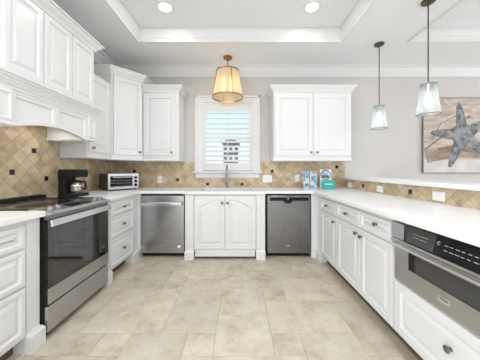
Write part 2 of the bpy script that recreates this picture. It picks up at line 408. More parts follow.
# ------------------------------------------------------------------ base cabinets
def carcass(parent, w, d, x0=0, toe=.075, ztop=.8745, bump=0):
    b = BM(); box(b, x0, w, 0, d, .105, ztop); obj('carcass', b, M['cabinet'], parent)
    return parent
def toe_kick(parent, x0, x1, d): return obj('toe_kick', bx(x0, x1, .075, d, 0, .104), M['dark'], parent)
def foot(parent, x0, x1, y0, y1, side=True):
    b = BM(); e = .012
    lo = [Vector(p) for p in ((x0-e, y0-e, 0), (x1+e, y0-e, 0), (x1+e, y1, 0), (x0-e, y1, 0))]
    mid = [Vector((p.x, p.y, .105)) for p in lo]
    hi = [Vector(p) for p in ((x0, y0, .125), (x1, y0, .125), (x1, y1, .125), (x0, y1, .125))]
    rings(b, [lo, mid, hi]); return obj('furniture_foot', b, M['cabinet'], parent)
R90 = PI/2
# left of the stove
Y0, Y1 = 1.56, 2.29
c = thing('base_cabinet', 'white drawer cabinet at the left edge, on the near side of the stove', 'cabinet', (FL, .80, 0), R90)
carcass(c, Y0-.80-.004, .655); toe_kick(c, 0, Y0-.80-.10, .655)
for z, h in ((.700, .140), (.455, .228), (.135, .30)): front(c, 'drawer', .03, z, .605, h, [(.33, z+h/2)], stile=.034)
obj('pilaster', bx(.655, .752, -.006, 0, .12, .874), M['cabinet'], c, bevel=.003); foot(c, .66, .742, -.034, .15)
# right of the stove
c = thing('base_cabinet', 'white three-drawer cabinet between the stove and the steel dishwasher with a bar handle', 'cabinet', (FL, Y1+.004, 0), R90)
wl = YB-Y1-.02
b = BM(); box(b, 0, wl, 0, .655, .105, .8745); box(b, FB-Y1-.014, wl, -.038, 0, .0, .8745); obj('carcass', b, M['cabinet'], c)
toe_kick(c, 0, FB-Y1-.02, .6)
for z, h in ((.700, .140), (.455, .228), (.135, .30)): front(c, 'drawer', .09, z, .50, h, [(.34, z+h/2)], stile=.034)
foot(c, .014, .085, -.025, .15); foot(c, FB-Y1-.19, FB-Y1-.03, -.026, .12)
# sink base, standing a little forward
SX0, SX1, SB = -.742, .340, .085
c = thing('sink_cabinet', 'white sink cabinet with a pair of arched doors below the window', 'cabinet', (SX0, FB, 0), 0)
sw_ = SX1-SX0
b = BM(); box(b, 0, sw_, -SB+.02, .012, .115, .8745); box(b, .02, sw_-.02, .012, .60, .115, .45); obj('carcass', b, M['cabinet'], c)
toe_kick(c, .06, sw_-.06, .3)
for x0 in (0, sw_-.125):
    b = BM(); box(b, x0+.004, x0+.121, -SB, -SB+.02, .12, .8745); obj('pilaster', b, M['cabinet'], c, bevel=.004)
    foot(c, x0+.012, x0+.113, -SB-.004, .02)
obj('apron_rail', bx(.137, sw_-.137, -SB+.01, -SB+.03, .035, .125), M['cabinet'], c, bevel=.004)
dw = (sw_-.25-.012)/2
arch = lambda u: .105*math.sin(u*PI/2) - .105
front(c, 'door', .128, .14, dw, .715, [(.128+dw-.033, .762)], y0=-SB+.02, top=arch, stile=.062, K=14)
front(c, 'door', .128+dw+.006, .14, dw, .715, [(.128+dw+.039, .762)], y0=-SB+.02, top=lambda u: arch(1-u), stile=.062, K=14)
# right run under the bar
RY = [2.868, 2.392, 1.932, 1.51, .75]
c = thing('base_cabinet', 'white cabinet at the far right corner with one drawer over a single door', 'cabinet', (FR, RY[0], 0), -R90)
b = BM(); box(b, 0, RY[0]-RY[1]-.002, 0, .63, .105, .8745); box(b, RY[0]-YB+.02, 0, 0, .63, .105, .8745); box(b, -(FB-RY[0])-.03, -(FB-RY[0])+.03, -.085, .0, .0, .8745)
obj('carcass', b, M['cabinet'], c); toe_kick(c, -.15, RY[0]-RY[1]-.002, .6)
w1 = RY[0]-RY[1]
front(c, 'drawer', .012, .700, w1-.018, .142, [(w1/2-.02, .775)], stile=.034); front(c, 'door', .012, .125, w1-.018, .562, [(w1-.06, .627)])
foot(c, -(FB-RY[0])+.02, -.03, -.02, .1)
c = thing('base_cabinet', 'white two-drawer two-door cabinet left of the steel microwave drawer', 'cabinet', (FR, RY[1], 0), -R90)
wa, wb = RY[1]-RY[2], RY[1]-RY[3]
carcass(c, wb-.002, .63); toe_kick(c, 0, wb-.002, .6)
front(c, 'drawer', .006, .700, wa-.009, .142, [(wa/2+.0, .778)], stile=.034); front(c, 'door', .006, .125, wa-.009, .562, [(wa-.045, .637)])
front(c, 'drawer', wa+.003, .700, wb-wa-.012, .142, [(wa+(wb-wa)/2+.03, .788)], stile=.034); front(c, 'door', wa+.003, .125, wb-wa-.012, .562, [(wa+.035, .630)])
c = thing('base_cabinet', 'white cabinet with one wide drawer below the steel microwave drawer', 'cabinet', (FR, RY[3], 0), -R90)
wc = RY[3]-RY[4]
b = BM(); box(b, 0, wc, 0, .63, .105, .47); box(b, 0, .012, 0, .63, .47, .8745); box(b, wc-.012, wc, 0, .63, .47, .8745); obj('carcass', b, M['cabinet'], c)
toe_kick(c, 0, wc, .6)
front(c, 'drawer', .012, .125, wc-.024, .335, [(wc/2+.035, .315)], stile=.06)
c = thing('base_cabinet', 'white cabinet at the right edge past the microwave drawer', 'cabinet', (FR, RY[4]-.002, 0), -R90)
carcass(c, .42, .63); toe_kick(c, 0, .42, .6); front(c, 'door', .01, .125, .40, .715, [(.05, .77)])

# ------------------------------------------------------------------ worktops, sink, bar top
xs = [XL+.001, -1.365, -.757, -.56, .165, .352, 1.0, XH-.001]; ys = [.33, 2.293, 2.945, 3.015, 3.10, 3.49, YB-.001]
def keep(i, j):
    if i == 0: return j >= 1
    if i == 6: return True
    if j >= 3: return not (i == 3 and j == 4)
    if j == 2: return i in (2, 3, 4)
    return False
tag(obj('worktop', cells(BM(), xs, ys, keep, .876, ZC), M['quartz'], bevel=.004), 'long white stone worktop running round the sink and under the raised bar', 'worktop')
tag(obj('worktop', bx(XL+.001, -1.36, .80, 1.556, .876, ZC), M['quartz'], bevel=.004), 'short white stone worktop on the near left side of the stove', 'worktop')
tag(obj('bar_top', bx(1.675, 2.10, .2, YB-.001, 1.0515, 1.0915), M['quartz'], bevel=.005), 'raised white bar top on the low wall at right', 'worktop')
sk = thing('sink', 'steel undermount sink set into the worktop below the window', 'sink', (-.1975, 3.295, .70))
b = BM(); hw, hd = .37, .20
lo = lambda r, z: [Vector((-hw+r, -hd+r, z)), Vector((hw-r, -hd+r, z)), Vector((hw-r, hd-r, z)), Vector((-hw+r, hd-r, z))]
rings(b, [lo(-.012, .174), lo(0.008, .174), lo(.03, 0), ], False, True)
o = obj('basin', b, M['steel'], sk); m_ = o.modifiers.new('solid', 'SOLIDIFY'); m_.thickness = .0015; m_.offset = 1
b = BM(); lathe(b, [(.045, .001), (.045, .004), (.03, .004), (.028, .002)], 20); obj('drain', b, M['chrome'], sk, smooth=True)
fa = thing('faucet', 'brushed nickel gooseneck faucet behind the sink', 'faucet', (-.205, 3.555, ZC))
b = BM(); lathe(b, [(.027, 0), (.027, .006), (.021, .012), (.019, .10), (.016, .12), (.013, .13)], 20); obj('base', b, M['faucet'], fa, smooth=True)
pts = [(0, 0, .12), (0, 0, .26)] + [(0, -.085+.085*math.cos(t), .28+.085*math.sin(t)) for t in [PI*k/12 for k in range(0, 13)]] + [(0, -.17, .255)]
obj('spout', tube(BM(), pts, .0115, 14), M['faucet'], fa, smooth=True)
b = BM(); lathe(b, [(.019, .145), (.021, .16), (.018, .22), (.0135, .258)], 18, Matrix.Translation((0, -.17, 0))); obj('spray_head', b, M['faucet'], fa, smooth=True)
obj('lever', tube(BM(), [(-.015, 0, .075), (-.04, 0, .08), (-.075, -.005, .105)], [.011, .008, .005], 12), M['faucet'], fa, smooth=True)

# ------------------------------------------------------------------ stove
sv = thing('stove', 'stainless steel slide-in electric stove with a black glass oven door', 'stove', (FL, Y0, 0), R90)
wS = Y1-Y0
b = cells(BM(), [.002, .07, wS-.07, wS-.002], [.03, .37, .78, .895], lambda i, j: not (i == 1 and j == 1), .022, -.40)
b.transform(Matrix.Rotation(PI/2, 4, 'X')); box(b, .002, wS-.002, .4005, .64, .03, .895); obj('body', b, M['black'], sv)
M['enamel'] = noise_mix(mat('grey_oven_enamel', (.2, .2, .2), .35), (.42, .42, .43), (.52, .52, .53), 20)
b = BM(); box(b, .0705, .0725, -.02, .398, .372, .778); box(b, wS-.0725, wS-.0705, -.02, .398, .372, .778); box(b, .0725, wS-.0725, .396, .399, .372, .778); box(b, .0725, wS-.0725, -.02, .396, .3705, .373)
obj('oven_liner', b, M['enamel'], sv)
for z in (.50, .63):
    b = BM()
    for k in range(9): box(b, .074, wS-.074, .0+.045*k, .005+.045*k, z, z+.005)
    for x in (.074, wS-.08): box(b, x, x+.006, .0, .365, z-.004, z)
    obj('oven_rack', b, M['chrome'], sv)
for x in (.04, wS-.07):
    for y in (.02, .55): obj('levelling_foot', lathe(BM(), [(.02, 0), (.02, .031)], 12, Matrix.Translation((x+.015, y, 0))), M['black'], sv)
obj('cooktop', bx(.0, wS, .07, .645, .895, .922), M['blackgloss'], sv, bevel=.004)
M['knobgrey'] = noise_mix(mat('grey_control_knob', (.3, .3, .3), .4, .9), (.30, .30, .31), (.38, .38, .39), 20)
def burner(x, y, r):
    q = BM(); n = 40
    a = [Vector((x+r*math.cos(2*PI*i/n), y+r*math.sin(2*PI*i/n), .9222)) for i in range(n)]; c_ = [Vector((x+(r-.003)*math.cos(2*PI*i/n), y+(r-.003)*math.sin(2*PI*i/n), .9226)) for i in range(n)]
    rings(q, [a, c_], False, True); return obj('burner_ring', q, M['black'], sv)
for x, y, r in ((.19, .22, .11), (.54, .22, .085), (.19, .46, .085), (.54, .46, .11), (.365, .47, .05)): burner(x, y, r)
obj('rear_vent', prism_x(BM(), [(.585, .922), (.60, .948), (.655, .952), (.655, .90), (.645, .90), (.645, .922)], .0, wS), M['black'], sv, bevel=.003)
cp = obj('control_panel', prism_x(BM(), [(.085, .9225), (.02, .916), (-.048, .901), (-.066, .889), (-.066, .877), (-.050, .868), (-.022, .868), (-.022, .8955), (.085, .8955)], -.002, wS+.002), M['steel'], sv, bevel=.003)
tilt = math.atan2(.016, .065)
def on_panel(y): return .916 + (y-.02)*(.016/.065)
mt = Matrix.Translation((0, -.012, on_panel(-.012))) @ Matrix.Rotation(tilt, 4, 'X')
obj('touch_display', box(BM(), .235, .50, -.028, .040, -.001, .0018, mtx=mt), M['blackgloss'], sv)
for x in (.075, .145, .575, .645):
    q = BM(); lathe(q, [(.025, 0), (.025, .005), (.022, .007), (.021, .020), (.018, .024)], 20, Matrix.Translation((x, -.006, on_panel(-.006))) @ Matrix.Rotation(tilt, 4, 'X'))
    k = obj('control_knob', q, M['knobgrey'], sv, smooth=True)
b = cells(BM(), [.006, .06, wS-.06, wS-.006], [.245, .375, .775, .845], lambda i, j: not (i == 1 and j == 1), 0, .024)
b.transform(Matrix.Translation((0, -.024, 0)) @ Matrix.Rotation(PI/2, 4, 'X')); obj('front_fascia', bx(.006, wS-.006, -.046, -.0225, .847, .8675), M['steeld'], sv)
od = obj('oven_door', b, M['black'], sv)
obj('oven_window', bx(.008, wS-.008, -.0515, -.0482, .358, .79), M['doorglass'], od)
obj('door_trim', bx(.006, wS-.006, -.053, -.048, .246, .356), M['steel'], od, bevel=.002)
b = bx(.008, wS-.008, -.052, -.048, .792, .844); obj('upper_trim', b, M['steeld'], od, bevel=.002)
h = obj('oven_handle', prism_x(BM(), [(-.078, .838), (-.072, .846), (-.064, .842), (-.070, .800), (-.076, .795), (-.084, .800)], .004, wS-.004), M['bright'], od, bevel=.003)
for x in (.035, wS-.06): obj('handle_mount', bx(x, x+.025, -.074, -.050, .812, .832), M['bright'], h)
b = BM()
for x in (.13, .24, .35, .46, .57): box(b, x-.04, x+.04, -.0535, -.050, .848-.02, .840)
obj('vent_slots', b, M['black'], od)
obj('maker_badge', bx(wS/2-.035, wS/2+.035, -.0545, -.053, .292, .306), M['chrome'], od)
dr = obj('warming_drawer', bx(.006, wS-.006, -.050, -.024, .052, .232), M['steel'], sv, bevel=.004)

# ------------------------------------------------------------------ dishwashers
DT, DBo = .848, .062
d = thing('dishwasher', 'bright stainless dishwasher with a bar handle, left of the sink', 'dishwasher', (-1.362, FB, 0))
dW = .603
obj('tub', bx(.004, dW-.004, .0, .57, .085, .868), M['black'], d)
dd = obj('door', bx(.006, dW-.006, -.022, -.001, DBo, DT), M['steelv'], d, bevel=.005)
b = BM(); box(b, .012, dW-.028, -.066, -.044, .714, .760); o = obj('bar_handle', b, M['bright'], dd, bevel=.008, seg=3)
for x in (.05, dW-.09): obj('handle_mount', bx(x, x+.03, -.05, -.020, .728, .748), M['bright'], o)
q = BM(); lathe(q, [(.0225, 0), (.0225, .0012)], 24, Matrix.Translation((dW-.075, -.022, .152)) @ Matrix.Rotation(PI/2, 4, 'X')); o = obj('round_sticker', q, M['plate'], dd)
obj('maker_badge', bx(.275, .325, -.0235, -.022, .160, .172), M['chrome'], dd)
obj('toe_panel', bx(.004, dW-.004, .05, .4, 0, .060), M['black'], d)
d = thing('dishwasher', 'grey slate dishwasher with a black top control strip, right of the sink', 'dishwasher', (.362, FB, 0))
obj('tub', bx(.0, dW, -.004, .57, .085, .868), M['black'], d)
dd = obj('door', bx(.012, dW-.006, -.026, -.005, DBo, .850), M['steeld'], d, bevel=.005)
obj('control_strip', bx(.045, dW-.03, -.0285, -.026, .778, .826), M['blackgloss'], dd, bevel=.001)
b = BM(); n = 12
lp = [Vector((.295+.066*math.cos(PI+PI*i/n), 0, .782+.040*math.sin(PI+PI*i/n))) for i in range(n+1)]
rings(b, [[Vector((p.x, y, p.z)) for p in lp] for y in (-.026, -.031)]); obj('pocket_handle', b, M['black'], dd, bevel=.002)
obj('indicator', bx(.285, .305, -.0295, -.0285, .800, .816), M['chrome'], dd)
obj('maker_badge', bx(.28, .32, -.0275, -.026, .155, .170), M['chrome'], dd)
obj('toe_panel', bx(.004, dW-.004, .05, .4, 0, .060), M['black'], d)

# ------------------------------------------------------------------ microwave drawer
mw = thing('microwave_drawer', 'stainless steel microwave drawer with a black sloped control panel in the right cabinets', 'microwave', (FR+.007, RY[3]-.014, .472), -R90)
wM = wc-.028
obj('body', bx(.004, wM-.004, -.001, .55, .002, .392), M['black'], mw)
f = obj('front_frame', bx(0, wM, -.026, -.001, .002, .280), M['steel'], mw, bevel=.003)
cpn = [(-.001, .388), (-.010, .390), (-.048, .312), (-.048, .304), (-.001, .304)]
obj('side_trim', prism_x(BM(), [(-.001, .391), (-.028, .391), (-.048, .385), (-.048, .286), (-.001, .286)], 0, .112), M['steel'], mw, bevel=.002)
pa = obj('control_panel', prism_x(BM(), [(-.001, .391), (-.026, .391), (-.050, .286), (-.001, .286)], .114, wM), M['blackgloss'], mw, bevel=.0015)
sl = math.atan2(.024, .085)
def on_cp(t): return (-.026-.024*(1-t)-.0005, .286+.105*t)
def mark(x0, x1, t0, t1, m, name):
    y0, z0 = on_cp(t0); y1, z1 = on_cp(t1)
    b = BM(); rings(b, [[Vector((x0, y0-o, z0)), Vector((x1, y0-o, z0)), Vector((x1, y1-o, z1)), Vector((x0, y1-o, z1))] for o in (0, .0008)])
    return obj(name, b, m, pa)
M['panelgrey'] = noise_mix(mat('dark_grey_display', (.05, .05, .052), .12), (.045, .045, .047), (.06, .06, .062), 6)
mark(.135, .325, .06, .94, M['panelgrey'], 'display_screen')
def specks(name, x0, x1, t0, t1, nx, ny, fill=.5):
    b = BM()
    for i in range(nx):
        for j in range(ny):
            u0 = x0+(x1-x0)*(i+.15)/nx; u1 = u0+(x1-x0)/nx*random.uniform(.4, .8); v0 = t0+(t1-t0)*(j+.3)/ny; v1 = v0+(t1-t0)/ny*fill*.6
            y0, z0 = on_cp(v0); y1, z1 = on_cp(v1)
            rings(b, [[Vector((u0, y0-o, z0)), Vector((u1, y0-o, z0)), Vector((u1, y1-o, z1)), Vector((u0, y1-o, z1))] for o in (.0005, .0014)])
    return obj(name, b, M['white_mark'], pa)
for t0 in (.36, .53): specks('button_lettering', .175, .285, t0, t0+.17, 6, 1, .20)
for t0 in (.28, .51): specks('button_lettering', .375, .72, t0, t0+.23, 12, 1, .18)
b = BM()
for i in range(14):
    a0 = PI*.2+2*PI*.8*i/14; a1 = a0+2*PI*.8/14
    for (r0, r1) in ((.0065, .0088),):
        q = [(.347+r*math.cos(a), .60+r*math.sin(a)/.105*.98) for r, a in ((r0, a0), (r1, a0), (r1, a1), (r0, a1))]
        rings(b, [[Vector((x, on_cp(t)[0]-o, on_cp(t)[1])) for x, t in q] for o in (.0005, .0014)])
obj('start_symbol', b, M['white_mark'], pa)
obj('drawer_lip', prism_x(BM(), [(-.026, .280), (-.048, .282), (-.054, .272), (-.048, .260), (-.026, .257)], 0, wM), M['steel'], f, bevel=.003)
hb = obj('handle_bar', tube(BM(), [(-.004, -.062, .246), (wM+.01, -.062, .246)], .0085, 14), M['bright'], f, smooth=True)
for x in (.03, wM-.04): obj('handle_mount', bx(x, x+.014, -.062, -.026, .241, .251), M['bright'], hb)
wn = obj('window_surround', bx(.125, wM-.105, -.0275, -.026, .112, .230), M['black'], f)
obj('window_glass', bx(.175, wM-.118, -.0285, -.0275, .120, .222), M['ovenglass'], wn)
bd = obj('maker_badge', bx(wM/2-.034, wM/2+.032, -.0295, -.026, .045, .077), M['bright'], f, bevel=.001)
b = BM()
for i in range(9): box(b, wM/2-.024+i*.0055, wM/2-.0205+i*.0055, -.0299, -.0294, .061, .068)
obj('badge_lettering', b, M['panelgrey'], bd)

# ------------------------------------------------------------------ range hood
HX = -1.63
hY0, hY1 = 1.46, 2.475
hd = thing('range_hood', 'white wooden range hood with three doors and an arched front above the stove', 'range hood', (HX, hY0, 0), R90)
wH = hY1-hY0; dep = HX-XL-.002; aL, aR = .113, wH-.113
obj('cabinet_body', bx(0, wH, 0, dep, 1.80, 2.56), M['cabinet'], hd)
xs_ = [.05, .368, .675, wH-.022]
for i in range(3): front(hd, 'door', xs_[i]+.004, 1.905, xs_[i+1]-xs_[i]-.008, .60, stile=.05)
path = [(0, dep), (0, 0), (wH, 0), (wH, dep)]
path_o = [(0, dep), (0, 0), (wH, 0), (wH, dep)]
obj('crown_moulding', sweep(BM(), path, crown(2.515, .09, .075)), M['cabinet'], hd)
obj('mantle_moulding', sweep(BM(), path, [(0, 1.755), (.012, 1.755), (.012, 1.772), (.020, 1.776), (.020, 1.790), (.028, 1.798), (.034, 1.812), (.046, 1.828), (.046, 1.840), (.057, 1.844), (.057, 1.860), (.070, 1.864), (.070, 1.884), (0, 1.886)]), M['cabinet'], hd)
# arched valance: solid board with two sunk panels whose lower edge follows the arch
za = lambda x: 1.506 + .066*math.sin(PI*min(1, max(0, (x-aL)/(aR-aL))))**.9
b = BM(); K = 24
us = [aL+(aR-aL)*k/K for k in range(K+1)]
bot = [(x, za(x)) for x in us]; topl = [(x, 1.80) for x in reversed(us)]
rings(b, [[Vector((x, y, z)) for x, z in bot+topl] for y in (0.012, .03)])
val = obj('arched_valance', b, M['cabinet'], hd)
mid = (aL+aR)/2
for (p0, p1) in ((aL, mid), (mid, aR)):
    zb = 1.60
    fb = lambda u, p0=p0, p1=p1: za(p0+(p1-p0)*u)-1.53
    obj('valance_panel', panel(BM(), p0, 1.53, p1-p0, .235, t=.018, stile=.040, bottom=lambda u, f=fb: f(u), K=16, raised=False, y0=.012), M['cabinet'], val)
for x0, x1 in ((0, aL), (aR, wH)):
    p = obj('pilaster', bx(x0, x1, -.018, dep-.012, 1.535, 1.80), M['cabinet'], hd, bevel=.003)
    front(p, 'pilaster_panel', x0+.004, 1.55, x1-x0-.008, .205, y0=-.006, stile=.022, raised=False)
    cx0, cx1 = x0, x1
    obj('pilaster_base', sweep(BM(), [(cx0, dep-.012), (cx0, -.018), (cx1, -.018), (cx1, dep-.012)], [(-.02, 1.512), (.016, 1.512), (.020, 1.518), (.020, 1.528), (.006, 1.538), (-.02, 1.538)]), M['cabinet'], p)
M['hoodliner'] = noise_mix(mat('hood_liner_steel', (.3, .3, .3), .4, 1.0), (.26, .26, .26), (.33, .33, .33), 8)
obj('vent_insert', bx(aL+.002, aR-.002, .032, dep-.012, 1.66, 1.70), M['hoodliner'], hd)
for x in (.30, .72):
    l = bpy.data.lights.new('hood_lamp', 'AREA'); l.shape = 'DISK'; l.size = .07; l.energy = .7; l.color = (1, .93, .82)
    o = bpy.data.objects.new('hood_lamp', l); o.location = (x, dep*.55, 1.655); C.objects.link(o); o.parent = hd

# ------------------------------------------------------------------ upper cabinets
def light_rail(parent, path): obj('light_rail', sweep(BM(), path, [(-.02, ZU-.022), (.004, ZU-.022), (.010, ZU-.014), (.006, ZU-.004), (.0, ZU+.004), (-.02, ZU+.004)]), M['cabinet'], parent)
UF = 3.34
u = thing('upper_cabinet', 'white two-door upper cabinet right of the window', 'cabinet', (.505, UF, ZU))
def local_rail(p, path, z): obj('light_rail', sweep(BM(), path, [(-.02, z-.004), (.004, z-.004), (.012, z+.008), (.008, z+.018), (0, z+.03), (-.02, z+.03)]), M['cabinet'], p)
wU, dU = 1.169, YB-UF-.002
obj('carcass', bx(0, wU, 0, dU, -.018, 1.09), M['cabinet'], u)
dz, dh = .058, .93
front(u, 'door', .02, dz, .568, dh, [(.555, dz+.05)], stile=.07); front(u, 'door', .594, dz, .555, dh, [(.647, dz+.05)], stile=.07)
pth = [(0, dU), (0, 0), (wU, 0), (wU, dU)]
obj('crown_moulding', sweep(BM(), pth, crown(1.015, .093, .066)), M['cabinet'], u); local_rail(u, pth, -.018)
u = thing('upper_cabinet', 'white single-door upper cabinet left of the window', 'cabinet', (-1.458, UF, ZU))
wU = .538
obj('carcass', bx(0, wU, 0, dU, -.018, 1.09), M['cabinet'], u)
front(u, 'door', .015, dz, .478, dh, [(.44, dz+.05)], stile=.07)
pth = [(0, 0), (wU, 0), (wU, dU)]
obj('crown_moulding', sweep(BM(), pth, crown(1.015, .093, .066)), M['cabinet'], u); local_rail(u, pth, -.018)
# diagonal corner
cA, cB = Vector((-1.755, 3.022)), Vector((-1.462, 3.335))
ang = math.atan2(cB.y-cA.y, cB.x-cA.x); lenC = (cB-cA).length
u = thing('corner_upper_cabinet', 'tall white diagonal upper cabinet in the back left corner', 'cabinet', (cA.x, cA.y, ZU), ang)
toL = lambda p: (lambda v: (v.x*math.cos(ang)+v.y*math.sin(ang), -v.x*math.sin(ang)+v.y*math.cos(ang)))(Vector(p)-cA)
plan = [toL(p) for p in ((XL+.002, cA.y), cA, cB, (cB.x, YB-.002), (XL+.002, YB-.002))]
obj('carcass', rings(BM(), [[Vector((x, y, z)) for x, y in plan] for z in (-.014, 1.24)]), M['cabinet'], u)
front(u, 'door', .025, dz, lenC-.045, 1.085, [(lenC-.055, dz+.05)], stile=.06)
obj('crown_moulding', sweep(BM(), plan[:4], crown(1.15, .105, .065)), M['cabinet'], u); local_rail(u, plan[1:3], -.014)
u = thing('upper_cabinet', 'white single-door upper cabinet tucked between the range hood and the corner cabinet', 'cabinet', (-1.76, 2.548, ZU), R90)
wU = 3.02-2.548; dL = -1.76-XL-.002
obj('carcass', bx(0, wU-.001, 0, dL, -.012, 1.01), M['cabinet'], u)
front(u, 'door', .02, dz, wU-.05, .93, [(.075, dz+.05)], stile=.07); local_rail(u, [(0, dL-.012), (0, 0), (wU-.03, 0)], -.012)

# ------------------------------------------------------------------ small appliances
cm = thing('coffee_maker', 'black drip coffee maker with a glass carafe on the worktop beside the stove', 'coffee maker', (-1.71, 2.345, ZC), R90)
W_ = .18
obj('base', bx(0, W_, 0, .225, 0, .035), M['black'], cm, bevel=.012, seg=3)
obj('water_tank', bx(.004, W_-.004, .148, .223, .035, .225), M['black'], cm, bevel=.012, seg=3)
bh = obj('brew_head', bx(0, W_, .012, .225, .205, .285), M['black'], cm, bevel=.014, seg=3)
obj('lid', bx(.006, W_-.006, .02, .218, .285, .293), M['black'], bh, bevel=.004)
b = BM(); lathe(b, [(.055, .035), (.055, .038), (.05, .039)], 24, Matrix.Translation((W_/2, .075, 0))); obj('warming_plate', b, M['steeld'], cm)
mt = Matrix.Translation((W_/2, .078, .040))
b = BM(); lathe(b, [(.052, 0), (.064, .012), (.066, .045), (.060, .080), (.048, .104), (.047, .115)], 28, mt, True, False); ca = obj('carafe', b, M['carafe'], cm, smooth=True)
b = BM(); lathe(b, [(.049, .110), (.052, .114), (.052, .126), (.03, .134), (.005, .136)], 24, mt); obj('carafe_lid', b, M['black'], ca, smooth=True)
b = BM(); lathe(b, [(.0655, .070), (.0665, .074), (.062, .086), (.058, .088)], 24, mt, False, False); obj('carafe_band', b, M['bright'], ca, smooth=True)
obj('carafe_handle', tube(BM(), [(W_/2, .030, .155), (W_/2, .005, .158), (W_/2, -.013, .150), (W_/2, -.019, .115), (W_/2, -.014, .082), (W_/2, .0, .074), (W_/2, .018, .078)], [.009, .010, .011, .011, .010, .008, .006], 10), M['black'], ca, smooth=True)
M['darkcase'] = noise_mix(mat('dark_grey_case', (.06, .06, .062), .35, .6), (.05, .05, .052), (.08, .08, .082), 8)
to = thing('toaster_oven', 'silver and black toaster oven set diagonally in the back left worktop corner', 'toaster oven', (-1.775, 2.985, ZC), math.radians(54))
wT, dT, hT = .43, .275, .235
obj('casing', bx(0, wT, .012, dT, .018, hT), M['darkcase'], to, bevel=.012, seg=3)
fr = obj('front_frame', cells(BM(), [0, .028, .335, wT], [.018, .055, .200, hT], lambda i, j: not (i == 1 and j == 1), 0, .016), M['steel'], to, bevel=.002)
fr.data.transform(Matrix.Rotation(PI/2, 4, 'X')); fr.data.transform(Matrix.Translation((0, .012, 0)))
dg = obj('glass_door', bx(.029, .334, .003, .010, .056, .199), M['blackgloss'], to)
b = BM(); 
for i in range(2): box(b, .035, .328, .0015, .003, .10+.035*i, .104+.035*i)
obj('rack_wires', b, M['steeld'], dg)
hb = obj('door_handle', tube(BM(), [(.05, -.022, .186), (.31, -.022, .186)], .007, 12), M['bright'], dg, smooth=True)
for x in (.055, .295): obj('handle_mount', bx(x, x+.012, -.022, .003, .181, .191), M['bright'], hb)
for z in (.068, .122, .176):
    q = BM(); lathe(q, [(.021, 0), (.021, .004), (.017, .006), (.015, .022), (.012, .025)], 18, Matrix.Translation((.383, -.004, z)) @ Matrix.Rotation(PI/2, 4, 'X'))
    obj('dial', q, M['black'], to, smooth=True)
b = BM()
for x in (.04, wT-.04):
    for y in (.04, dT-.04): lathe(b, [(.012, 0), (.014, .019)], 10, Matrix.Translation((x, y, 0)))
obj('rubber_feet', b, M['black'], to)

# ------------------------------------------------------------------ printed things on the far right corner
def printed(name, c1, c2, c3, scale, seedx):
    m = mat(name, c1, .3); t = N(m, 'ShaderNodeTexCoord'); mp = N(m, 'ShaderNodeMapping'); mp.inputs['Location'].default_value = (seedx, 0, seedx*.7)
    n = N(m, 'ShaderNodeTexNoise'); n.inputs['Scale'].default_value = scale; n.inputs['Detail'].default_value = 3
    r = N(m, 'ShaderNodeValToRGB'); e = r.color_ramp.elements; e[0].position = .38; e[0].color = (*c1, 1); e[1].position = .64; e[1].color = (*c3, 1)
    k = e.new(.5); k.color = (*c2, 1); L(m, t.outputs['Object'], mp.inputs[0]); L(m, mp.outputs[0], n.inputs['Vector']); L(m, n.outputs['Fac'], r.inputs[0])
    L(m, r.outputs[0], P(m).inputs['Base Color']); return m
M['leaf'] = printed('pale_blue_print', (.26, .38, .48), (.52, .62, .70), (.76, .80, .84), 14, 3.1)
M['photo'] = printed('beach_photo_print', (.05, .14, .22), (.16, .30, .42), (.50, .62, .68), 24, 1.7)
M['teal'] = noise_mix(mat('teal_print', (.05, .38, .36), .4), (.055, .40, .37), (.07, .44, .41), 6)
M['paper'] = noise_mix(mat('white_paper', (.85, .85, .85), .6), (.83, .83, .84), (.88, .88, .88), 10)
br_ = thing('brochure', 'open pale blue brochure standing on the worktop at right', 'brochure', (1.08, 3.42, ZC), 0)
for s, a in ((-1, .20), (1, -.20)):
    mt = Matrix.Rotation(a if s > 0 else a, 4, 'Z') @ Matrix.Rotation(math.radians(-9), 4, 'X')
    x0, x1 = (-.105, -.003) if s < 0 else (.003, .105)
    leaf = obj('leaf', box(BM(), x0, x1, -.0015, .0015, 0, .272, mtx=mt), M['leaf'], br_)
    for (a0, a1, z0, z1) in ((.10, .72, .165, .225), (.2, .8, .03, .075)) if s < 0 else ((.18, .82, .10, .20), (.2, .9, .02, .05)):
        obj('picture', box(BM(), x0+(x1-x0)*a0, x0+(x1-x0)*a1, -.0028, -.0014, z0, z1, mtx=mt), M['photo'], leaf)
bk = thing('boxed_booklet', 'teal box holding a white booklet with a round picture, on the worktop by the bar', 'booklet', (1.305, 3.30, ZC), math.radians(-6))
bo_ = obj('teal_box', bx(-.092, .098, -.03, .03, 0, .138), M['teal'], bk, bevel=.002)
b = BM()
for i in range(9): 
    hh = random.uniform(.010, .02); box(b, -.045+i*.012, -.045+i*.012+.008, -.0312, -.0298, .070, .070+hh)
obj('white_lettering', b, M['paper'], bo_)
pg = obj('booklet', box(BM(), -.102, .058, .0, .008, 0, .29, mtx=Matrix.Translation((0, .008, .002)) @ Matrix.Rotation(math.radians(-5), 4, 'X')), M['paper'], bk)
def disc(r0, r1, z, m, name, seed=0):
    q = BM(); n = 32; mt = Matrix.Translation((0, .008, .002)) @ Matrix.Rotation(math.radians(-5), 4, 'X')
    if r0 == 0: rings(q, [[mt @ Vector((-.024+r1*math.cos(2*PI*i/n), y, z+r1*math.sin(2*PI*i/n))) for i in range(n)] for y in (-.0005, -.0016)])
    else:
        lp = [[mt @ Vector((-.024+r*math.cos(2*PI*i/n), y, z+r*math.sin(2*PI*i/n))) for i in range(n)] for r, y in ((r0, -.0016), (r0, -.0022), (r1, -.0022), (r1, -.0016))]
        rings(q, lp+[lp[0]], False, False)
    return obj(name, q, m, pg)
